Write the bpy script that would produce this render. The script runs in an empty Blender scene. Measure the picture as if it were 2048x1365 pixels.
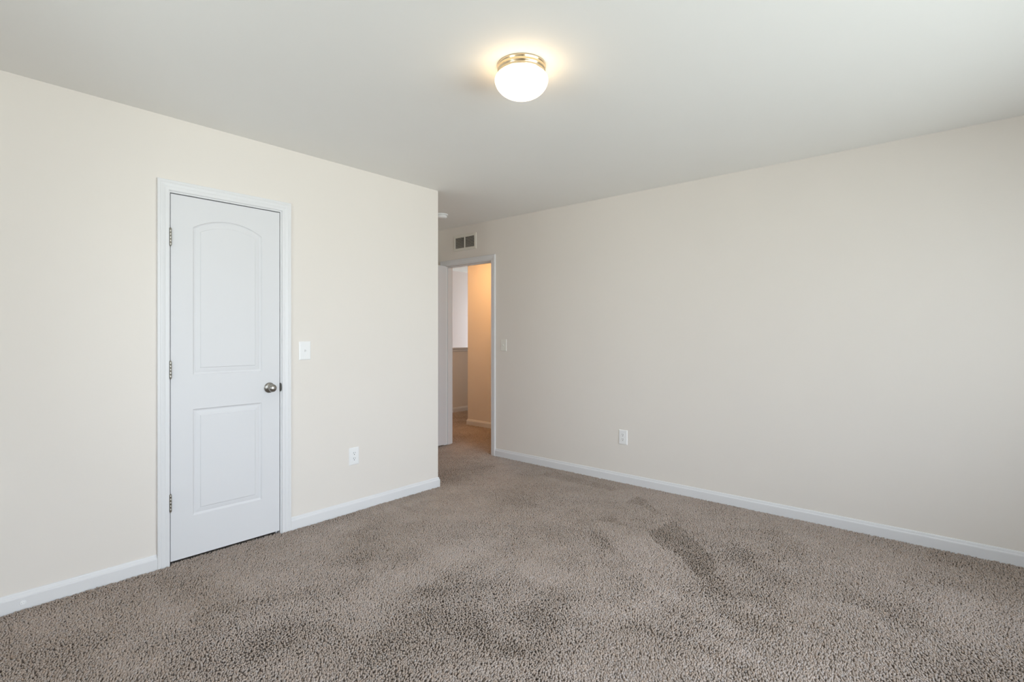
import bpy, bmesh, math
import numpy as np
from mathutils import Vector, Matrix

S = bpy.context.scene
C = S.collection

# ------------------------------------------------------------------ camera, sky, light, exposure
H_CAM = 1.27
cam_d = bpy.data.cameras.new('camera')
cam = bpy.data.objects.new('camera', cam_d)
C.objects.link(cam)
cam_d.sensor_width = 36.0
cam_d.lens = 1029.33 / 2048 * 36.0
cam_d.shift_y = -13.5 / 2048
cam_d.clip_start = 0.05
cam.location = (0, 0, H_CAM)
cam.rotation_euler = (math.radians(90), 0, math.radians(40.835 - 90))
S.camera = cam

S.view_settings.view_transform = 'Standard'
S.view_settings.look = 'None'
S.view_settings.gamma = 1
S.view_settings.use_curve_mapping = False
S.view_settings.exposure = 0.99

S.cycles.max_bounces = 14
S.cycles.diffuse_bounces = 10
S.cycles.glossy_bounces = 4
S.cycles.transparent_max_bounces = 8
S.cycles.use_denoising = True
S.cycles.sample_clamp_indirect = 6.0
S.cycles.caustics_reflective = False
S.cycles.caustics_refractive = False

SKY = 5.2
world = bpy.data.worlds.new('overcast_sky')
S.world = world
world.use_nodes = True
wn = world.node_tree
wn.nodes.clear()
w_out = wn.nodes.new('ShaderNodeOutputWorld')
w_bg = wn.nodes.new('ShaderNodeBackground')
w_tc = wn.nodes.new('ShaderNodeTexCoord')
w_sep = wn.nodes.new('ShaderNodeSeparateXYZ')
w_map = wn.nodes.new('ShaderNodeMapRange')
w_map.inputs['From Min'].default_value = -1
w_map.inputs['From Max'].default_value = 1
w_ramp = wn.nodes.new('ShaderNodeValToRGB')
els = w_ramp.color_ramp.elements
els[0].position = 0.0; els[0].color = (0.82, 0.88, 0.89, 1)
els[1].position = 1.0; els[1].color = (0.77, 0.89, 1.13, 1)
e = els.new(0.47); e.color = (0.87, 0.91, 0.93, 1)
e = els.new(0.53); e.color = (0.93, 0.99, 1.10, 1)
wn.links.new(w_tc.outputs['Generated'], w_sep.inputs[0])
wn.links.new(w_sep.outputs['Z'], w_map.inputs['Value'])
wn.links.new(w_map.outputs[0], w_ramp.inputs[0])
wn.links.new(w_ramp.outputs[0], w_bg.inputs['Color'])
w_bg.inputs['Strength'].default_value = SKY
wn.links.new(w_bg.outputs[0], w_out.inputs[0])

# window openings (used for the portals here and the walls below)
WIN1 = (-0.15, 3.28, 0.50, 2.22)     # x0, x1, z0, z1 in the wall y = -1.70
WIN2 = (6.36, 7.16, 0.40, 2.40)     # y0, y1, z0, z1 in the stairwell end wall x = 8.2
WIN_FILL = (1.20, 2.00, 0.90, 2.00)     # y0, y1, z0, z1 unseen opening added for even fill light, in the rear wall x = -0.90
LAMP = 3.5                          # strength of the bedroom globe
HALL = 6.8                         # watts of the hallway lamp


def portal(name, loc, rot, sx, sy):
    d = bpy.data.lights.new(name, 'AREA')
    d.shape = 'RECTANGLE'
    d.size, d.size_y = sx, sy
    d.cycles.is_portal = True
    o = bpy.data.objects.new(name, d)
    C.objects.link(o)
    o.location = loc
    o.rotation_euler = rot
    return o


portal('window_daylight', ((WIN1[0] + WIN1[1]) / 2, -1.77, (WIN1[2] + WIN1[3]) / 2), (math.radians(90), 0, 0),
       WIN1[1] - WIN1[0], WIN1[3] - WIN1[2])
portal('rear_fill_portal', (-0.97, (WIN_FILL[0] + WIN_FILL[1]) / 2, (WIN_FILL[2] + WIN_FILL[3]) / 2), (math.radians(90), 0, math.radians(-90)),
       WIN_FILL[1] - WIN_FILL[0], WIN_FILL[3] - WIN_FILL[2])
portal('stair_window_daylight', (8.26, (WIN2[0] + WIN2[1]) / 2, (WIN2[2] + WIN2[3]) / 2), (math.radians(90), 0, math.radians(90)),
       WIN2[1] - WIN2[0], WIN2[3] - WIN2[2])

hl = bpy.data.lights.new('hallway_lamp', 'AREA')      # the hallway's own flush ceiling lamp, shining down
hl.shape = 'DISK'
hl.size = 0.26
hl.energy = HALL
hl.color = (1.0, 0.53, 0.20)
hlo = bpy.data.objects.new('hallway_lamp', hl)
C.objects.link(hlo)
hlo.location = (4.45, 4.66, 2.42)

# ------------------------------------------------------------------ materials


def mat(name, color, rough=0.5, metal=0.0, bump=0.0, bscale=60.0, bdist=0.002, spec=0.5, var=0.0, vscale=3.0):
    m = bpy.data.materials.new(name)
    m.use_nodes = True
    nt = m.node_tree
    p = nt.nodes['Principled BSDF']
    p.inputs['Base Color'].default_value = (*color, 1)
    p.inputs['Roughness'].default_value = rough
    p.inputs['Metallic'].default_value = metal
    p.inputs['Specular IOR Level'].default_value = spec
    tc = nt.nodes.new('ShaderNodeTexCoord')
    if var:
        n = nt.nodes.new('ShaderNodeTexNoise')
        n.inputs['Scale'].default_value = vscale
        n.inputs['Detail'].default_value = 4
        r = nt.nodes.new('ShaderNodeMix')
        r.data_type = 'RGBA'
        r.inputs['A'].default_value = (*[c * (1 - var) for c in color], 1)
        r.inputs['B'].default_value = (*[min(1, c * (1 + var)) for c in color], 1)
        nt.links.new(tc.outputs['Object'], n.inputs['Vector'])
        nt.links.new(n.outputs['Fac'], r.inputs['Factor'])
        nt.links.new(r.outputs['Result'], p.inputs['Base Color'])
    if bump:
        n2 = nt.nodes.new('ShaderNodeTexNoise')
        n2.inputs['Scale'].default_value = bscale
        n2.inputs['Detail'].default_value = 3
        b = nt.nodes.new('ShaderNodeBump')
        b.inputs['Strength'].default_value = bump
        b.inputs['Distance'].default_value = bdist
        nt.links.new(tc.outputs['Object'], n2.inputs['Vector'])
        nt.links.new(n2.outputs['Fac'], b.inputs['Height'])
        nt.links.new(b.outputs['Normal'], p.inputs['Normal'])
    return m


M_WALL = mat('beige_wall_paint', (0.785, 0.739, 0.688), 0.7, bump=0.12, bscale=140, bdist=0.001, spec=0.3, var=0.01)
M_CEIL = mat('white_ceiling_paint', (0.88, 0.875, 0.855), 0.8, bump=0.1, bscale=160, bdist=0.001, spec=0.2, var=0.01)
M_STAIR = mat('pale_stairwell_paint', (0.88, 0.80, 0.78), 0.55, bump=0.1, bscale=140, bdist=0.001, spec=0.3, var=0.01)
M_TRIM = mat('white_trim_paint', (0.755, 0.755, 0.765), 0.4, bump=0.03, bscale=40, bdist=0.0005, spec=0.4)
M_DOOR = mat('white_door_paint', (0.72, 0.72, 0.735), 0.5, bump=0.05, bscale=90, bdist=0.0005, spec=0.3)
M_PLATE = mat('white_plastic', (0.86, 0.86, 0.86), 0.3, var=0.01)
M_IVORY = mat('ivory_plastic', (0.80, 0.78, 0.72), 0.35, var=0.01)
M_SLOT = mat('dark_slot', (0.03, 0.03, 0.03), 0.7, var=0.1)
M_NICKEL = mat('brushed_nickel', (0.36, 0.345, 0.32), 0.3, 1.0, bump=0.05, bscale=300, bdist=0.0002)
M_HINGE = mat('satin_nickel_hinge', (0.36, 0.34, 0.30), 0.36, 1.0, var=0.1, vscale=200)
M_STRIKE = mat('dark_strike_metal', (0.12, 0.12, 0.11), 0.4, 1.0, var=0.1, vscale=100)
M_BRASS = mat('polished_pan_metal', (0.80, 0.66, 0.45), 0.22, 1.0, bump=0.02, bscale=200, bdist=0.0002)
M_DUCT_SHADE = mat('duct_shade', (0.035, 0.03, 0.025), 0.8, var=0.1)
M_VENT = mat('painted_vent_metal', (0.76, 0.73, 0.66), 0.45, var=0.01)
M_FRAME = mat('white_window_vinyl', (0.85, 0.85, 0.85), 0.35, var=0.01)


def glass_mat():
    m = bpy.data.materials.new('window_glass')
    m.use_nodes = True
    nt = m.node_tree
    nt.nodes.clear()
    o = nt.nodes.new('ShaderNodeOutputMaterial')
    mx = nt.nodes.new('ShaderNodeMixShader')
    fr = nt.nodes.new('ShaderNodeFresnel')
    fr.inputs['IOR'].default_value = 1.35
    tr = nt.nodes.new('ShaderNodeBsdfTransparent')
    tr.inputs['Color'].default_value = (0.96, 0.98, 0.97, 1)
    gl = nt.nodes.new('ShaderNodeBsdfGlossy')
    gl.inputs['Roughness'].default_value = 0.02
    nt.links.new(fr.outputs[0], mx.inputs[0])
    nt.links.new(tr.outputs[0], mx.inputs[1])
    nt.links.new(gl.outputs[0], mx.inputs[2])
    nt.links.new(mx.outputs[0], o.inputs[0])
    return m


def globe_mat():
    m = bpy.data.materials.new('lit_opal_glass')
    m.use_nodes = True
    nt = m.node_tree
    p = nt.nodes['Principled BSDF']
    p.inputs['Base Color'].default_value = (0.9, 0.88, 0.84, 1)
    p.inputs['Roughness'].default_value = 0.15
    p.inputs['Emission Color'].default_value = (1.0, 0.72, 0.40, 1)
    p.inputs['Emission Strength'].default_value = LAMP
    return m


def carpet_mat(name, attr):
    m = bpy.data.materials.new(name)
    m.use_nodes = True
    nt = m.node_tree
    p = nt.nodes['Principled BSDF']
    p.inputs['Roughness'].default_value = 0.95
    p.inputs['Specular IOR Level'].default_value = 0.1
    p.inputs['Sheen Weight'].default_value = 0.04
    p.inputs['Sheen Roughness'].default_value = 0.6
    if attr:
        a = nt.nodes.new('ShaderNodeAttribute')
        a.attribute_name = 'tint'
        nt.links.new(a.outputs['Color'], p.inputs['Base Color'])
    else:
        tc = nt.nodes.new('ShaderNodeTexCoord')
        n = nt.nodes.new('ShaderNodeTexNoise')
        n.inputs['Scale'].default_value = 120
        n.inputs['Detail'].default_value = 5
        r = nt.nodes.new('ShaderNodeValToRGB')
        r.color_ramp.elements[0].position = 0.35
        r.color_ramp.elements[0].color = (0.13, 0.11, 0.095, 1)
        r.color_ramp.elements[1].position = 0.65
        r.color_ramp.elements[1].color = (0.36, 0.315, 0.28, 1)
        nt.links.new(tc.outputs['Object'], n.inputs['Vector'])
        nt.links.new(n.outputs['Fac'], r.inputs[0])
        nt.links.new(r.outputs[0], p.inputs['Base Color'])
    return m


M_GLASS = glass_mat()
M_GLOBE = globe_mat()
M_PILE = carpet_mat('taupe_carpet_yarn', True)
M_FLOOR = carpet_mat('taupe_carpet_backing', False)

# ------------------------------------------------------------------ helpers


class MB:
    """collects geometry, links it as ONE mesh object"""

    def __init__(s):
        s.v = []; s.f = []; s.sm = []

    def add(s, vs, fs, smooth=False):
        b = len(s.v)
        s.v += [tuple(v) for v in vs]
        s.f += [tuple(i + b for i in f) for f in fs]
        s.sm += [smooth] * len(fs)
        return s

    def box(s, x0, x1, y0, y1, z0, z1):
        vs = [(x, y, z) for x in (x0, x1) for y in (y0, y1) for z in (z0, z1)]
        return s.add(vs, [(0, 1, 3, 2), (4, 6, 7, 5), (0, 4, 5, 1), (2, 3, 7, 6), (0, 2, 6, 4), (1, 5, 7, 3)])

    def sweep(s, prof, path, closed_prof=True, caps=True):
        """prof: list of 2-D (a, b); path: list of functions/frames giving (a, b) -> point"""
        n = len(prof)
        vs = [fr(a, b) for fr in path for a, b in prof]
        fs = []
        for k in range(len(path) - 1):
            for i in range(n if closed_prof else n - 1):
                j = (i + 1) % n
                fs.append((k * n + i, k * n + j, (k + 1) * n + j, (k + 1) * n + i))
        if caps:
            fs.append(tuple(range(n - 1, -1, -1)))
            fs.append(tuple((len(path) - 1) * n + i for i in range(n)))
        return s.add(vs, fs)

    def lathe(s, prof, origin, axis, n=40, smooth=True):
        """prof: (radius, height along axis)"""
        axis = Vector(axis).normalized()
        u = axis.orthogonal().normalized()
        w = axis.cross(u)
        vs = []
        for r, h in prof:
            for k in range(n):
                a = 2 * math.pi * k / n
                vs.append(Vector(origin) + axis * h + (u * math.cos(a) + w * math.sin(a)) * r)
        fs = []
        for i in range(len(prof) - 1):
            for k in range(n):
                j = (k + 1) % n
                fs.append((i * n + k, i * n + j, (i + 1) * n + j, (i + 1) * n + k))
        s.add(vs, fs, smooth)
        b = len(s.v) - len(vs)
        s.f.append(tuple(b + k for k in range(n - 1, -1, -1))); s.sm.append(False)
        s.f.append(tuple(b + (len(prof) - 1) * n + k for k in range(n))); s.sm.append(False)
        return s

    def build(s, name, m, parent=None, bevel=0.0, segs=2, xf=None):
        me = bpy.data.meshes.new(name)
        vs = s.v if xf is None else [tuple(xf @ Vector(v)) for v in s.v]
        me.from_pydata(vs, [], s.f)
        me.polygons.foreach_set('use_smooth', s.sm)
        bm = bmesh.new()
        bm.from_mesh(me)
        bmesh.ops.recalc_face_normals(bm, faces=bm.faces)
        bm.to_mesh(me)
        bm.free()
        me.materials.append(m)
        o = bpy.data.objects.new(name, me)
        C.objects.link(o)
        if bevel:
            b = o.modifiers.new('edge', 'BEVEL')
            b.width = bevel
            b.segments = segs
            b.limit_method = 'ANGLE'
            b.angle_limit = math.radians(40)
        if parent:
            o.parent = parent
        return o


def tag(o, label=None, cat=None, group=None, kind=None):
    if label: o['label'] = label
    if cat: o['category'] = cat
    if group: o['group'] = group
    if kind: o['kind'] = kind
    return o


def thing(name, label, cat, loc, group=None, rot=None):
    o = bpy.data.objects.new(name, None)
    C.objects.link(o)
    o.empty_display_size = 0.05
    o.location = loc
    if rot is not None:
        o.rotation_euler = rot
    return tag(o, label, cat, group)


def struct(mb, name, m, label, cat, bevel=0.0):
    return tag(mb.build(name, m, None, bevel), label, cat, None, 'structure')


# ------------------------------------------------------------------ the setting
YW = 3.285      # closet wall face
XW = 3.968      # long wall face
CZ = 2.47       # ceiling above the carpet
FZ = -0.014     # carpet backing
T = 0.115
XB, YB = -0.90, -1.70   # walls behind the camera
XC = 2.854      # outer corner of the closet wall
YA = 4.62       # back of the entry alcove
D1 = (0.902, 1.538, 2.066)   # rough opening of the closet door
D2 = (3.706, 4.464, 2.066)   # rough opening of the bedroom doorway
XH, YH = 5.085, 5.219        # hall wall face and its corner
YP = 6.205      # half wall face
YS = 7.20       # stairwell wall
XE = 8.20

struct(MB().box(XB - T, XE + T, YB - T, YS + T, -0.12, FZ), 'floor', M_FLOOR, 'carpet backing under the taupe pile', 'floor')
struct(MB().box(XB - T, XE + T, YB - T, YS + T, CZ, CZ + 0.12), 'ceiling', M_CEIL, 'flat white painted ceiling with one round light', 'ceiling')


def wall_x(y0, y1, xa, xb, hole=None, z0=FZ, z1=CZ):
    """wall running along x; hole = (x0, x1, z0, z1)"""
    m = MB()
    if not hole:
        return m.box(xa, xb, y0, y1, z0, z1)
    h0, h1, hz0, hz1 = hole
    m.box(xa, h0, y0, y1, z0, z1); m.box(h1, xb, y0, y1, z0, z1)
    m.box(h0, h1, y0, y1, hz1, z1)
    if hz0 > z0: m.box(h0, h1, y0, y1, z0, hz0)
    return m


def wall_y(x0, x1, ya, yb, hole=None, z0=FZ, z1=CZ):
    m = MB()
    if not hole:
        return m.box(x0, x1, ya, yb, z0, z1)
    h0, h1, hz0, hz1 = hole
    m.box(x0, x1, ya, h0, z0, z1); m.box(x0, x1, h1, yb, z0, z1)
    m.box(x0, x1, h0, h1, hz1, z1)
    if hz0 > z0: m.box(x0, x1, h0, h1, z0, hz0)
    return m


struct(wall_x(YW, YW + T, XB, XC, (D1[0], D1[1], FZ, D1[2])), 'wall_left', M_WALL, 'beige painted wall holding the arched panel closet door', 'wall')
struct(wall_y(XW, XW + T, YB, YS, (D2[0], D2[1], FZ, D2[2])), 'wall_right', M_WALL, 'long beige painted wall with the open doorway at its far end', 'wall')
struct(wall_y(XC - T, XC, YW + T, YA), 'wall_alcove_side', M_WALL, 'beige return wall behind the closet corner', 'wall')
struct(wall_x(YA, YA + T, XB, XW), 'wall_alcove_back', M_WALL, 'beige wall at the end of the entry alcove behind the open door', 'wall')
struct(wall_x(YB - T, YB, XB - T, XW + T, (WIN1[0], WIN1[1], WIN1[2], WIN1[3])), 'wall_window_side', M_WALL, 'beige wall with the window facing the closet', 'wall')
struct(wall_y(XB - T, XB, YB, YA + T, WIN_FILL), 'wall_rear', M_WALL, 'beige wall behind the viewpoint', 'wall')
hw = MB().box(XH, XH + T, 2.4, YH, FZ, CZ)
hw.box(XH + T, XE, YH - T, YH, FZ, CZ)
struct(hw, 'wall_hall', M_WALL, 'lamp-lit beige hallway wall corner seen through the doorway', 'wall')
struct(wall_x(2.4 - T, 2.4, XW + T, XH + T), 'wall_hall_end', M_WALL, 'beige end wall of the hallway', 'wall')
struct(MB().box(XW + T, XE, YP, YP + T, FZ, 0.985), 'wall_half', M_WALL, 'half-height hallway wall under a wooden cap ledge', 'half wall')
struct(wall_x(YS, YS + T, XW, XE + T), 'wall_stairwell', M_STAIR, 'pale upper wall seen above the half wall in the hallway', 'wall')
struct(wall_y(XE, XE + T, YH - T, YS, (WIN2[0], WIN2[1], WIN2[2], WIN2[3])), 'wall_stair_end', M_WALL, 'end wall of the stairwell with its window', 'wall')

# baseboards: 12 mm thick, 75 mm above the carpet, moulded top
BB = [(0, FZ), (0.0125, FZ), (0.0125, 0.050), (0.0115, 0.0555), (0.0085, 0.0585), (0.0075, 0.0625), (0.0065, 0.069), (0.004, 0.0745), (0, 0.0755)]


def bb_path(points):
    """baseboard along plan points; the room lies to the right of the direction of travel"""
    frames = []
    n = len(points)
    for i, p in enumerate(points):
        ds = []
        if i > 0: ds.append((Vector(p) - Vector(points[i - 1])).normalized())
        if i < n - 1: ds.append((Vector(points[i + 1]) - Vector(p)).normalized())
        ns = [Vector((d.y, -d.x)) for d in ds]
        if len(ns) == 1: off = ns[0]
        else:
            off = (ns[0] + ns[1])
            off = off / (off.dot(ns[0]))
        frames.append((lambda a, b, p=p, off=off: (p[0] + off.x * a, p[1] + off.y * a, b)))
    return MB().sweep(BB, frames)


struct(bb_path([(XB, YW), (0.852, YW)]), 'baseboard_left', M_TRIM, 'white baseboard between the left picture edge and the closet door', 'baseboard')
mbc = bb_path([(1.592, YW), (XC, YW), (XC, YA)])
struct(mbc, 'baseboard_corner', M_TRIM, 'white baseboard from the closet door wrapping the wall corner', 'baseboard')
struct(bb_path([(XW, 3.657), (XW, YB)]), 'baseboard_right', M_TRIM, 'long white baseboard along the right wall', 'baseboard')
struct(bb_path([(XC + 0.013, YA), (XW, YA)]), 'baseboard_alcove', M_TRIM, 'white baseboard behind the open bedroom door', 'baseboard')
struct(bb_path([(XE, YH), (XH, YH), (XH, 2.4)]), 'baseboard_hall', M_TRIM, 'white baseboard around the hallway wall corner', 'baseboard')
struct(bb_path([(XW + T, YP), (XE, YP)]), 'baseboard_half_wall', M_TRIM, 'white baseboard along the foot of the half wall', 'baseboard')
struct(bb_path([(XW, YB), (XB, YB)]), 'baseboard_window_side', M_TRIM, 'white baseboard below the bedroom window', 'baseboard')

# casings (mitred, moulded) -------------------------------------------------------
CAS = [(0, 0), (0, 0.009), (0.004, 0.011), (0.018, 0.0115), (0.024, 0.0135), (0.036, 0.0155), (0.040, 0.0145), (0.045, 0.0165), (0.054, 0.0165), (0.057, 0.014), (0.057, 0)]


def casing(i0, i1, iz, plane):
    """plane(u, z, d): u along the wall, d out of the wall; inner edges i0 < i1, head at iz"""
    fr = [lambda a, b: plane(i0 - a, FZ, b), lambda a, b: plane(i0 - a, iz + a, b),
          lambda a, b: plane(i1 + a, iz + a, b), lambda a, b: plane(i1 + a, FZ, b)]
    return MB().sweep(CAS, fr)


struct(casing(0.909, 1.535, 2.063, lambda u, z, d: (u, YW - d, z)), 'trim_1', M_TRIM, 'white moulded casing around the closet door', 'door casing')
j = MB().box(D1[0], 0.914, YW - 0.001, YW + T, FZ, 2.0545).box(1.527, D1[1], YW - 0.001, YW + T, FZ, 2.0545).box(D1[0], D1[1], YW - 0.001, YW + T, 2.0545, D1[2])
j.box(0.914, 0.926, YW + 0.042, YW + 0.075, FZ, 2.054).box(1.515, 1.527, YW + 0.042, YW + 0.075, FZ, 2.054).box(0.926, 1.515, YW + 0.042, YW + 0.075, 2.042, 2.054)
jamb1 = struct(j, 'trim_2', M_TRIM, 'white door jamb edging the closet door', 'door jamb')
sp = MB()
prof = []
for k in range(13):
    a = -math.pi / 2 + math.pi * k / 12
    prof.append((0.006 * math.cos(a), 0.027 * math.copysign(abs(math.sin(a)) ** 0.6, math.sin(a))))
sp.sweep([(1.5265 + p[0] * 1.2, 0.931 + p[1]) for p in prof], [lambda a, b: (a, YW - 0.0045, b), lambda a, b: (a, YW + 0.02, b)])
tag(sp.build('strike_plate', M_STRIKE, jamb1), 'dark metal strike plate')

struct(casing(3.713, 4.455, 2.052, lambda u, z, d: (XW - d, u, z)), 'trim_3', M_TRIM, 'white moulded casing around the bedroom doorway', 'door casing')
j = MB().box(XW - 0.001, XW + T + 0.001, D2[0], 3.719, FZ, 2.046).box(XW - 0.001, XW + T + 0.001, 4.450, D2[1], FZ, 2.046).box(XW - 0.001, XW + T + 0.001, D2[0], D2[1], 2.046, D2[2])
j.box(XW + 0.040, XW + 0.074, 3.719, 3.730, FZ, 2.046).box(XW + 0.040, XW + 0.074, 4.439, 4.450, FZ, 2.046).box(XW + 0.040, XW + 0.074, 3.730, 4.439, 2.035, 2.046)
jamb2 = struct(j, 'trim_4', M_TRIM, 'white door jamb lining the open bedroom doorway', 'door jamb')
tag(MB().box(XW - 0.003, XW + 0.03, 3.7185, 3.7215, 0.90, 0.955).build('strike_plate', M_BRASS, jamb2, 0.001), 'brass strike plate')
struct(casing(3.713, 4.455, 2.052, lambda u, z, d: (XW + T + d, u, z)), 'trim_5', M_TRIM, 'white casing on the hallway side of the doorway', 'door casing')

cp = MB()
CAP = [(YP - 0.030, 1.032), (YP - 0.034, 1.041), (YP - 0.030, 1.050), (YP + T + 0.03, 1.050), (YP + T + 0.03, 1.032), (YP + T, 1.032), (YP + T, 0.985), (YP - 0.010, 0.985), (YP - 0.014, 0.990), (YP - 0.014, 1.010), (YP - 0.020, 1.020), (YP - 0.022, 1.032)]
cp.sweep(CAP, [lambda a, b: (XW + T, a, b), lambda a, b: (XE, a, b)])
struct(cp, 'trim_6', M_TRIM, 'moulded white cap ledge on top of the half wall', 'ledge')

# windows (light the room from behind the viewpoint) -------------------------------


def window(name, u0, u1, z0, z1, plane, label, out):
    """plane(u, d, z): d depth into the wall from its room face"""
    m = MB()

    def bx(a0, a1, d0, d1, b0, b1):
        p = [plane(a, d, b) for a in (a0, a1) for d in (d0, d1) for b in (b0, b1)]
        m.add(p, [(0, 1, 3, 2), (4, 6, 7, 5), (0, 4, 5, 1), (2, 3, 7, 6), (0, 2, 6, 4), (1, 5, 7, 3)])
    bx(u0, u0 + 0.05, 0.03, 0.09, z0, z1); bx(u1 - 0.05, u1, 0.03, 0.09, z0, z1)
    bx(u0, u1, 0.03, 0.09, z0, z0 + 0.05); bx(u0, u1, 0.03, 0.09, z1 - 0.05, z1)
    zm = (z0 + z1) / 2
    bx(u0 + 0.05, u1 - 0.05, 0.04, 0.08, zm - 0.02, zm + 0.02)
    w = struct(m, name, M_FRAME, label, 'window')
    g = MB()
    for a, b in ((z0 + 0.05, zm - 0.02), (zm + 0.02, z1 - 0.05)):
        p = [plane(u, d, z) for u in (u0 + 0.05, u1 - 0.05) for d in (0.058, 0.062) for z in (a, b)]
        g.add(p, [(0, 1, 3, 2), (4, 6, 7, 5), (0, 4, 5, 1), (2, 3, 7, 6), (0, 2, 6, 4), (1, 5, 7, 3)])
    g.build('pane', M_GLASS, w)
    s = MB()
    p = [plane(u, d, z) for u in (u0 - 0.04, u1 + 0.04) for d in (-0.035, 0.03) for z in (z0 - 0.02, z0 + 0.004)]
    s.add(p, [(0, 1, 3, 2), (4, 6, 7, 5), (0, 4, 5, 1), (2, 3, 7, 6), (0, 2, 6, 4), (1, 5, 7, 3)])
    s.build('window_sill', M_TRIM, w, 0.004)
    return w


window('window_1', *WIN1, lambda u, d, z: (u, YB - d, z), 'white vinyl sash window lighting the bedroom', -1)
window('fill_window', *WIN_FILL, lambda u, d, z: (XB - d, u, z), 'added unseen white vinyl sash window giving fill light from behind the viewpoint', -1)  # added window, out of view, evens out the room light
window('window_2', *WIN2, lambda u, d, z: (XE + d, u, z), 'white vinyl sash window lighting the stairwell', 1)

# ------------------------------------------------------------------ doors


def arch_panel(x0, x1, z0, zc, rise, o=0.0, n=28):
    """counter-clockwise panel outline inset by o; the top is a circular arc when rise > 0"""
    w = (x1 - x0) / 2
    pts = [(x0 + o, z0 + o), (x1 - o, z0 + o)]
    if rise <= 0:
        return pts + [(x1 - o, zc - o), (x0 + o, zc - o)]
    R = (w * w + rise * rise) / (2 * rise)
    cx, cz = (x0 + x1) / 2, zc + rise - R
    a0 = math.asin((w - o) / (R - o))
    for k in range(n + 1):
        a = a0 - 2 * a0 * k / n
        pts.append((cx + (R - o) * math.sin(a), cz + (R - o) * math.cos(a)))
    return pts


PROFILE = [(0.0, 0.0), (0.0025, 0.0035), (0.007, 0.0065), (0.013, 0.0075), (0.017, 0.0062), (0.027, 0.0048), (0.038, 0.0040), (0.041, 0.0010)]


def panel_door(W, Hd, Td, panels):
    """moulded slab, x 0..W, z 0..Hd, front face at y = 0 facing -y, back at y = Td (both faces moulded)"""
    m = MB()
    for side in (0, 1):
        yy = (lambda d: d) if side == 0 else (lambda d: Td - d)
        up, lo = [arch_panel(*q) for q in panels]
        xa, xb = up[0][0], up[1][0]
        zs = (lo[0][1], lo[2][1], up[0][1], up[2][1])

        def flat(pts):
            m.add([(a, yy(0), b) for a, b in pts], [tuple(range(len(pts)))])
        flat([(0, 0), (xa, 0), (xa, Hd), (0, Hd)])
        flat([(xb, 0), (W, 0), (W, Hd), (xb, Hd)])
        flat([(xa, 0), (xb, 0), (xb, zs[0]), (xa, zs[0])])
        flat([(xa, zs[1]), (xb, zs[1]), (xb, zs[2]), (xa, zs[2])])
        arc = up[2:]
        for i in range(len(arc) - 1):
            (a0, b0), (a1, b1) = arc[i], arc[i + 1]
            flat([(a0, b0), (a0, Hd), (a1, Hd), (a1, b1)])
        for p in panels:
            loops = [arch_panel(*p, o) for o, _ in PROFILE]
            n = len(loops[0])
            vs = [(a, yy(PROFILE[k][1]), b) for k, lp in enumerate(loops) for a, b in lp]
            fs = [(k * n + i, k * n + (i + 1) % n, (k + 1) * n + (i + 1) % n, (k + 1) * n + i) for k in range(len(loops) - 1) for i in range(n)]
            fs.append(tuple((len(loops) - 1) * n + i for i in range(n)))
            m.add(vs, fs)
    m.add([(0, 0, 0), (W, 0, 0), (W, 0, Hd), (0, 0, Hd), (0, Td, 0), (W, Td, 0), (W, Td, Hd), (0, Td, Hd)],
          [(0, 1, 5, 4), (1, 2, 6, 5), (2, 3, 7, 6), (3, 0, 4, 7)])
    return m


def weld(o):
    bm = bmesh.new(); bm.from_mesh(o.data)
    bmesh.ops.remove_doubles(bm, verts=bm.verts, dist=0.00005)
    bmesh.ops.recalc_face_normals(bm, faces=bm.faces)
    bm.to_mesh(o.data); bm.free()


def hinge(parent, x, y, z, out, name='hinge', h=0.092):
    """barrel with five knuckles and ball tips at (x, y), leaves behind it"""
    m = MB()
    pr = [(0.0018, -h / 2 - 0.006), (0.0042, -h / 2 - 0.004), (0.0042, -h / 2 - 0.0005), (0.003, -h / 2)]
    for k in range(5):
        a = -h / 2 + h * k / 5; b = a + h / 5
        pr += [(0.0060, a + 0.0004), (0.0064, a + 0.0012), (0.0064, b - 0.0012), (0.0060, b - 0.0004), (0.0050, b)]
    pr += [(0.003, h / 2), (0.0042, h / 2 + 0.0005), (0.0042, h / 2 + 0.004), (0.0018, h / 2 + 0.006)]
    m.lathe(pr, (x, y, z), (0, 0, 1), 20, True)
    o = m.build(name, M_HINGE, parent)
    return o


def knob(parent, x, y, z, ny):
    """round privacy knob on a face whose outward normal is (0, ny, 0)"""
    k = MB().lathe([(0.0, 0.0), (0.0325, 0.0), (0.0330, 0.002), (0.0315, 0.0055), (0.027, 0.0085), (0.019, 0.0105), (0.0145, 0.0120), (0.0125, 0.018),
                    (0.0122, 0.026)], (x, y, z), (0, ny, 0), 40)
    r = k.build('door_knob', M_NICKEL, parent)
    b = MB().lathe([(0.0115, 0.022), (0.0130, 0.026), (0.0180, 0.0305), (0.0225, 0.0365), (0.0245, 0.0430), (0.0243, 0.0485), (0.0220, 0.0545), (0.0172, 0.0590),
                    (0.0105, 0.0617), (0.004, 0.0627), (0.0, 0.0628)], (x, y, z), (0, ny, 0), 40)
    b.build('knob_ball', M_NICKEL, r)
    return r


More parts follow.
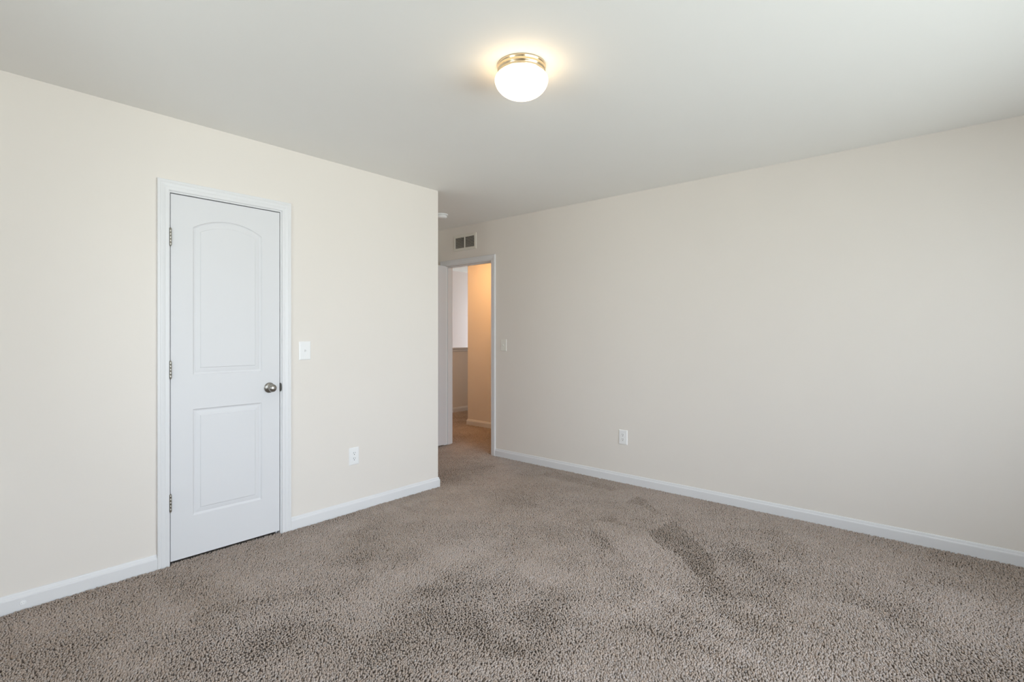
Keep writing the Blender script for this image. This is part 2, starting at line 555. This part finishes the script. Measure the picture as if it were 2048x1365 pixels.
DW, DH, DT = 0.605, 2.039, 0.035
P_UP = (0.110, 0.494, 1.029, 1.869, 0.058)
P_LO = (0.110, 0.494, 0.227, 0.833, 0)
door1 = panel_door(DW, DH, DT, [P_UP, P_LO]).build('door_1', M_DOOR)
weld(door1)
door1.location = (0.9185, YW + 0.0035, 0.010)
tag(door1, 'closed white two-panel closet door with an arched upper panel', 'door', None, 'structure')
for z in (1.808, 1.073, 0.336):
    hinge(door1, -0.0025, -0.0075, z - 0.010, -1)
knob(door1, 0.5405, 0.0, 0.932 - 0.010, -1)

door2 = panel_door(0.72, 2.033, DT, [(0.115, 0.605, 1.022, 1.862, 0.058), (0.115, 0.605, 0.220, 0.826, 0)]).build('door_2', M_DOOR)
weld(door2)
door2.location = (3.228, 4.411, 0.014)
tag(door2, 'white bedroom door standing open behind the wall corner', 'door', None, 'structure')
for z in (1.808, 1.073, 0.336):
    hinge(door2, 0.7265, DT + 0.0035, z - 0.014, 1)
knob(door2, 0.06, 0.0, 0.918, -1)
knob(door2, 0.06, DT, 0.918, 1)

# ------------------------------------------------------------------ wall plates (local: x right, y out of the wall towards -y, z up)


def slab_round(w, h, d, r=0.004):
    """plate with a softened front edge: front at y = -d"""
    m = MB()
    a, b = w / 2, h / 2
    L = [(a, b, 0), (a, b, d * 0.45), (a - 0.0025, b - 0.0025, d * 0.85), (a - 0.006, b - 0.006, d)]
    vs = []
    for x, z, y in L:
        vs += [(-x, -y, -z), (x, -y, -z), (x, -y, z), (-x, -y, z)]
    fs = [(3, 2, 1, 0)]
    for k in range(3):
        for i in range(4):
            jn = (i + 1) % 4
            fs.append((4 * k + i, 4 * k + jn, 4 * k + 4 + jn, 4 * k + 4 + i))
    fs.append((12, 13, 14, 15))
    return m.add(vs, fs)


def disc(m, x, z, r, y0, y1, n=20, cut=None):
    vs = []
    for y in (y0, y1):
        for k in range(n):
            a = 2 * math.pi * k / n
            zz = r * math.sin(a)
            if cut: zz = max(-cut, min(cut, zz))
            vs.append((x + r * math.cos(a), y, z + zz))
    fs = [(k, (k + 1) % n, n + (k + 1) % n, n + k) for k in range(n)] + [tuple(range(n - 1, -1, -1)), tuple(range(n, 2 * n))]
    m.add(vs, fs)


def light_switch(loc, rotz, label, m, group):
    t = thing('light_switch', label, 'light switch', loc, group, (0, 0, rotz))
    slab_round(0.080, 0.122, 0.0060).build('cover_plate', m, t)
    MB().box(-0.0062, 0.0062, -0.0068, -0.005, -0.0135, 0.0135).build('toggle_slot', m, t, 0.0006)
    tg = MB().add([(-0.0042, -0.006, -0.010), (0.0042, -0.006, -0.010), (0.0042, -0.006, 0.004), (-0.0042, -0.006, 0.004),
                   (-0.0036, -0.0175, 0.0035), (0.0036, -0.0175, 0.0035), (0.0036, -0.0165, 0.0095), (-0.0036, -0.0165, 0.0095)],
                  [(0, 1, 2, 3), (4, 7, 6, 5), (0, 4, 5, 1), (1, 5, 6, 2), (2, 6, 7, 3), (3, 7, 4, 0)])
    tg.build('toggle', m, t, 0.0008)
    for z in (-0.030, 0.030):
        s = MB(); disc(s, 0, z, 0.0032, -0.0056, -0.0070, 16)
        s.build('screw', M_PLATE if m is M_PLATE else M_IVORY, t)
    return t


def outlet(loc, rotz, label, m, group):
    t = thing('wall_outlet', label, 'outlet', loc, group, (0, 0, rotz))
    slab_round(0.080, 0.124, 0.0060).build('cover_plate', m, t)
    for z in (-0.0197, 0.0197):
        r = MB(); disc(r, 0, z, 0.0172, -0.0052, -0.0072, 32, 0.0142)
        f = r.build('receptacle', m, t, 0.0006)
        g = MB()
        g.box(-0.0076, -0.0052, -0.0076, -0.0068, z + 0.0005, z + 0.0095)
        g.box(0.0052, 0.0076, -0.0076, -0.0068, z + 0.0012, z + 0.0088)
        disc(g, 0, z - 0.0072, 0.0030, -0.0068, -0.0076, 16)
        g.build('slots', M_SLOT, f)
    s = MB(); disc(s, 0, 0, 0.0030, -0.0056, -0.0070, 16)
    s.build('screw', M_PLATE, t)
    return t


RZ = -math.pi / 2     # plates on the right wall face -x
light_switch((1.690, YW, 1.161), 0, 'white toggle light switch beside the closet door', M_PLATE, 'light switches')
light_switch((XW, 3.542, 1.157), RZ, 'ivory toggle light switch beside the open bedroom doorway', M_IVORY, 'light switches')
outlet((2.059, YW, 0.393), 0, 'white duplex outlet low on the wall between closet door and corner', M_PLATE, 'wall outlets')
outlet((XW, 2.167, 0.386), RZ, 'white duplex outlet low on the long wall right of the doorway', M_PLATE, 'wall outlets')

# return-air vent over the doorway
t = thing('air_vent', 'beige louvered air vent above the bedroom doorway', 'vent', (XW, 4.1155, 2.288), None, (0, 0, RZ))
VW, VH = 0.357, 0.176
fr = MB()
PV = [(0, 0), (0, 0.004), (0.004, 0.008), (0.024, 0.010), (0.028, 0.008), (0.028, 0.0)]
a, b = VW / 2, VH / 2
fr_path = [(lambda p, q, sx=sx, sz=sz: (sx * (a - p), -q, sz * (b - p))) for sx, sz in ((-1, -1), (1, -1), (1, 1), (-1, 1), (-1, -1))]
fr.sweep(PV, fr_path, True, False)
fr.build('frame', M_VENT, t)
MB().box(-0.0065, 0.0065, -0.0095, -0.001, -b + 0.026, b - 0.026).build('center_bar', M_VENT, t, 0.001)
MB().box(-a + 0.02, a - 0.02, -0.0012, -0.0002, -b + 0.02, b - 0.02).build('duct_shade_sheet', M_DUCT_SHADE, t)  # near-black sheet on the wall, painted as the shade behind the louvers
for x0, x1 in ((-a + 0.027, -0.0065), (0.0065, a - 0.027)):
    lv = MB()
    n = 13
    for k in range(n):
        z = -b + 0.0315 + (VH - 0.063) * k / (n - 1)
        lv.add([(x, y, zz) for x in (x0, x1) for y, zz in ((-0.0090, z - 0.0030), (-0.0090, z - 0.0020), (-0.0015, z + 0.0030), (-0.0015, z + 0.0020))],
               [(0, 1, 2, 3), (7, 6, 5, 4), (0, 4, 5, 1), (1, 5, 6, 2), (2, 6, 7, 3), (3, 7, 4, 0)])
    lv.build('louvers', M_VENT, t)

# smoke detector on the alcove ceiling
t = thing('smoke_detector', 'white round smoke detector on the ceiling behind the wall corner', 'smoke detector', (3.434, 3.906, CZ))
MB().lathe([(0.0, 0.0), (0.068, 0.0), (0.069, 0.003), (0.069, 0.008), (0.066, 0.0105), (0.0, 0.0105)], (0, 0, 0), (0, 0, -1), 40).build('base', M_PLATE, t)
MB().lathe([(0.0, 0.0105), (0.054, 0.0105), (0.054, 0.016), (0.058, 0.018), (0.059, 0.027), (0.053, 0.036), (0.040, 0.0405), (0.015, 0.042), (0.0, 0.042)], (0, 0, 0), (0, 0, -1), 40).build('cover', M_PLATE, t)

# round cap on the left baseboard
t = thing('baseboard_cap', 'small round white cap on the baseboard left of the closet door', 'cap', (0.322, YW - 0.0125, 0.026))
MB().lathe([(0.0, 0.0), (0.0115, 0.0), (0.0115, 0.001), (0.0105, 0.002), (0.0085, 0.0022), (0.0078, 0.0015), (0.0068, 0.0015), (0.0060, 0.0030), (0.003, 0.0034), (0.0022, 0.002), (0.0, 0.002)], (0, 0, 0), (0, -1, 0), 32).build('cap_disc', M_PLATE, t)

# ceiling light: ribbed metal pan and a mushroom globe
t = thing('ceiling_light', 'round flush ceiling light with ribbed metal pan and glowing white globe', 'ceiling light', (1.768, 1.472, CZ))
MB().lathe([(0.0, 0.0), (0.1075, 0.0), (0.1090, 0.003), (0.1088, 0.0065), (0.1055, 0.0095), (0.1048, 0.0150), (0.1058, 0.0185), (0.1075, 0.0205), (0.1070, 0.0235), (0.1030, 0.0262),
            (0.1018, 0.0320), (0.1026, 0.0370), (0.1010, 0.0395), (0.0, 0.0395)], (0, 0, 0), (0, 0, -1), 64).build('pan', M_BRASS, t)
gl = [(0.0, 0.040), (0.0985, 0.040), (0.1030, 0.0415), (0.1110, 0.0470), (0.1165, 0.0545), (0.1190, 0.0630)]
for k in range(1, 15):
    a_ = math.pi / 2 * k / 14
    gl.append((0.1190 * math.cos(a_), 0.0630 + 0.081 * math.sin(a_)))
MB().lathe(gl, (0, 0, 0), (0, 0, -1), 64).build('globe', M_GLOBE, t)

# ------------------------------------------------------------------ carpet pile: leaning yarn tufts
rng = np.random.default_rng(7)
CA, SA = math.cos(math.radians(40.835)), math.sin(math.radians(40.835))


def vnoise(x, y, scale, seed):
    """smooth value noise in -1..1"""
    r = np.random.default_rng(seed)
    N = 256
    g = r.uniform(-1, 1, (N, N))
    u, v = x * scale, y * scale
    i, k = np.floor(u).astype(int), np.floor(v).astype(int)
    fu, fv = u - i, v - k
    fu = fu * fu * (3 - 2 * fu); fv = fv * fv * (3 - 2 * fv)
    i %= N; k %= N
    i1, k1 = (i + 1) % N, (k + 1) % N
    return (g[i, k] * (1 - fu) + g[i1, k] * fu) * (1 - fv) + (g[i, k1] * (1 - fu) + g[i1, k1] * fu) * fv


def in_poly(x, y, poly):
    ins = np.zeros(len(x), bool)
    n = len(poly)
    for a in range(n):
        x0, y0 = poly[a]; x1, y1 = poly[(a + 1) % n]
        c = ((y0 > y) != (y1 > y)) & (x < (x1 - x0) * (y - y0) / (y1 - y0 + 1e-12) + x0)
        ins ^= c
    return ins


def seg_w(x, y, p, q, w0, w1):
    """soft band along p-q, half widths w0 -> w1"""
    d = np.array(q) - np.array(p)
    L2 = (d ** 2).sum()
    tt = np.clip(((x - p[0]) * d[0] + (y - p[1]) * d[1]) / L2, 0, 1)
    dist = np.hypot(x - p[0] - tt * d[0], y - p[1] - tt * d[1])
    w = w0 + (w1 - w0) * tt
    return np.clip(1.35 - dist / w, 0, 1)


# brushed and trodden patches, floor coordinates (m): + shows the dark gaps, - lies smooth
DARK_POLYS = [
    ([(3.070, 1.496), (3.384, 1.473), (3.315, 1.384), (3.135, 1.214), (2.984, 1.060), (2.772, 0.966), (2.685, 1.024), (2.893, 1.238), (2.948, 1.394)], 0.95),
    ([(3.497, 1.903), (3.700, 1.909), (3.660, 1.804), (3.454, 1.588), (3.398, 1.607), (3.515, 1.761)], 0.80),
    ([(3.685, 2.850), (3.878, 2.835), (3.781, 2.095), (3.693, 2.114), (3.669, 2.672)], 0.60),
    ([(2.952, 1.223), (2.772, 0.966), (2.560, 0.803), (2.561, 0.873), (2.669, 1.025)], 0.50),
    ([(2.317, 3.148), (2.369, 3.156), (2.369, 2.922), (2.315, 2.922)], 0.50),
    ([(3.037, 1.874), (3.094, 1.532), (2.633, 1.025), (2.276, 0.693), (2.175, 0.783), (2.400, 1.135), (2.802, 1.622)], -0.50),
    ([(3.541, 1.016), (3.668, 0.869), (3.442, 0.603), (3.327, 0.683)], 0.35),
]
BANDS = [
    ((2.982, 1.939), (3.127, 1.770), 0.034, 0.034, 0.50),
    ((3.127, 1.770), (3.035, 1.601), 0.034, 0.027, 0.40),
    ((2.953, 1.900), (2.694, 1.576), 0.044, 0.046, 0.50),
    ((2.638, 2.061), (2.559, 1.845), 0.103, 0.076, 0.45),
    ((2.282, 1.893), (2.316, 1.704), 0.044, 0.050, 0.50),
    ((2.180, 1.862), (1.974, 1.788), 0.050, 0.052, 0.40),
    ((2.041, 1.710), (2.067, 1.445), 0.059, 0.061, 0.40),
    ((2.067, 1.445), (2.232, 1.183), 0.067, 0.060, 0.35),
    ((1.868, 1.829), (1.605, 1.980), 0.050, 0.074, 0.40),
    ((1.520, 1.805), (1.587, 1.383), 0.119, 0.057, 0.55),
    ((1.536, 1.391), (1.460, 1.429), 0.041, 0.040, 0.40),
    ((1.382, 2.238), (0.972, 2.094), 0.135, 0.133, 0.40),
    ((0.839, 2.592), (1.279, 2.432), 0.072, 0.058, 0.40),
    ((0.588, 2.488), (0.825, 2.428), 0.073, 0.078, 0.40),
    ((2.068, 1.048), (2.069, 0.630), 0.052, 0.049, 0.45),
    ((2.341, 1.056), (2.220, 0.757), 0.047, 0.045, 0.40),
    ((2.512, 0.595), (2.546, 0.409), 0.044, 0.042, 0.45),
    ((2.976, 0.394), (2.854, 0.138), 0.066, 0.071, 0.35),
    ((2.468, 0.708), (2.406, 0.570), 0.032, 0.035, 0.45),
    ((1.395, 1.366), (1.311, 1.441), 0.082, 0.082, -0.70),
    ((2.199, 1.701), (2.187, 1.625), 0.116, 0.113, -0.45),
    ((2.056, 2.260), (1.954, 2.603), 0.216, 0.189, -0.30),
    ((2.134, 0.650), (2.137, 0.506), 0.067, 0.087, -0.55),
    ((2.763, 0.567), (2.838, 0.280), 0.070, 0.067, -0.35),
    ((1.831, 1.154), (1.642, 1.171), 0.105, 0.105, -0.30),
    ((2.162, 3.114), (2.616, 3.105), 0.037, 0.055, -0.50),
    ((1.590, 3.024), (1.294, 3.036), 0.080, 0.091, -0.30),
    ((2.978, 2.594), (3.113, 2.176), 0.093, 0.087, 0.30),
    ((2.988, 3.413), (3.014, 2.839), 0.097, 0.113, 0.30),
    ((3.661, 2.406), (3.555, 1.926), 0.092, 0.094, -0.30),
]

PILE_ROOM = ((-0.05, XW - 0.016, YB + 0.016, YW - 0.016, 0.0084), (XC + 0.016, XW - 0.016, YW - 0.016, YA - 0.016, 0.0095), (XW - 0.016, XW - 0.001, 3.722, 4.447, 0.0095), (0.92, 1.52, YW - 0.018, YW + 0.014, 0.0084))
PILE_HALL = ((XW + 0.001, XW + T, 3.722, 4.447, 0.0095), (XW + T, XH - 0.016, 3.0, YP - 0.016, 0.0105), (XH - 0.016, 7.0, YH + 0.016, YP - 0.016, 0.0115))


def pile_points(areas):
    out = []
    for (x0, x1, y0, y1, sp_) in areas:
        gx = np.arange(x0, x1, sp_); gy = np.arange(y0, y1, sp_ * 0.87)
        X, Y = np.meshgrid(gx, gy)
        X = X + (np.arange(len(gy)) % 2)[:, None] * sp_ / 2
        X = X.ravel() + rng.uniform(-.38, .38, X.size) * sp_
        Y = Y.ravel() + rng.uniform(-.38, .38, Y.size) * sp_
        dep = X * CA + Y * SA; lat = X * SA - Y * CA
        ok = (dep > 1.45) & (np.abs(lat) < dep * 1.0 + 0.55) & (X < x1) & (Y < y1)
        out.append((X[ok], Y[ok], np.full(ok.sum(), sp_)))
    return [np.concatenate(a) for a in zip(*out)]


def lay_carpet(name, areas, label, x_lo, x_hi):
    px_, py_, ps_ = pile_points(areas)
    mark = 0.55 * vnoise(px_, py_, 2.3, 1) + 0.40 * vnoise(px_, py_, 5.5, 2) + 0.30 * vnoise(px_, py_, 12, 3)
    for poly, wgt in DARK_POLYS:
        mark += wgt * in_poly(px_ + 0.012 * vnoise(px_, py_, 30, 5), py_ + 0.012 * vnoise(px_, py_, 30, 6), poly)
    for p, q, w0, w1, wgt in BANDS:
        mark += wgt * seg_w(px_ + 0.02 * vnoise(px_, py_, 14, 8), py_ + 0.02 * vnoise(px_, py_, 14, 9), p, q, w0, w1)
    mark = np.clip(mark, -1.3, 1.5)
    N = len(px_)
    hgt = 0.0142 + rng.uniform(-.0022, .0015, N) + 0.0009 * vnoise(px_, py_, 55, 21)
    pit = rng.uniform(0, 1, N) < 0.11 + 0.18 * np.clip(mark, -0.5, 1.2)      # yarn ends trodden down between their neighbours
    hgt = np.where(pit, hgt * rng.uniform(.25, .55, N), hgt)
    ang = rng.uniform(0, 2 * np.pi, N)
    dirx, diry = vnoise(px_, py_, 2.2, 11) + 0.4 * SA, vnoise(px_, py_, 2.2, 12) - 0.4 * CA
    lx = (mark * -CA * 0.0042 + dirx * 0.0055 + rng.normal(0, .0018, N))
    ly = (mark * -SA * 0.0042 + diry * 0.0055 + rng.normal(0, .0018, N))
    rad = ps_ * rng.uniform(.48, .66, N) * (1 - 0.10 * np.clip(mark, -1, 1.2))
    V = np.empty((N, 9, 3), np.float32)
    for k in range(4):
        a = ang + k * np.pi / 2
        V[:, k, 0] = px_ + .50 * rad * np.cos(a); V[:, k, 1] = py_ + .50 * rad * np.sin(a); V[:, k, 2] = FZ
        V[:, 4 + k, 0] = px_ + .62 * lx + rad * np.cos(a + .5); V[:, 4 + k, 1] = py_ + .62 * ly + rad * np.sin(a + .5); V[:, 4 + k, 2] = FZ + hgt * .66
    V[:, 8, 0] = px_ + lx; V[:, 8, 1] = py_ + ly; V[:, 8, 2] = FZ + hgt
    V[:, :, 0] = np.clip(V[:, :, 0], x_lo, x_hi)
    base = np.arange(N, dtype=np.int32)[:, None] * 9
    quads = np.array([[0, 1, 5, 4], [1, 2, 6, 5], [2, 3, 7, 6], [3, 0, 4, 7]], np.int32)
    tris = np.array([[4, 5, 8], [5, 6, 8], [6, 7, 8], [7, 4, 8]], np.int32)
    lq = (base[:, None, :] + quads[None]).reshape(-1)
    lt = (base[:, None, :] + tris[None]).reshape(-1)
    me = bpy.data.meshes.new(name)
    me.vertices.add(N * 9)
    me.vertices.foreach_set('co', V.ravel())
    me.loops.add(len(lq) + len(lt))
    me.loops.foreach_set('vertex_index', np.concatenate([lq, lt]))
    nf = N * 8
    me.polygons.add(nf)
    starts = np.concatenate([np.arange(N * 4) * 4, N * 16 + np.arange(N * 4) * 3]).astype(np.int32)
    me.polygons.foreach_set('loop_start', starts)
    me.polygons.foreach_set('use_smooth', np.ones(nf, bool))
    me.update(calc_edges=True)
    ca = me.color_attributes.new('tint', 'FLOAT_COLOR', 'POINT')
    yarn = np.array([0.410, 0.342, 0.295])
    lean_shade = 1 - 0.15 * np.clip(mark, -1, 1.5) + rng.normal(0, .07, N)  # shading of the leaning pile put into yarn colour, plus random tuft tone
    hue = rng.normal(0, .025, N)
    col = np.ones((N, 9, 4), np.float32)
    for c in range(3):
        col[:, :, c] = (yarn[c] * lean_shade ** (0.9, 1.0, 1.18)[c] * (1 + hue * (1, 0, -1)[c]))[:, None]
    col = np.clip(col, 0.02, 1)
    ca.data.foreach_set('color', col.ravel())
    me.materials.append(M_PILE)
    pile = bpy.data.objects.new(name, me)
    C.objects.link(pile)
    tag(pile, label, 'carpet', None, 'stuff')
    print('tufts', N)


lay_carpet('carpet_pile', PILE_ROOM, 'taupe cut-pile carpet with brushed darker patches covering the bedroom floor', -9, XW - 0.0005)
lay_carpet('carpet_pile', PILE_HALL, 'lamp-lit taupe carpet of the hallway beyond the doorway', XW + 0.0005, 99)
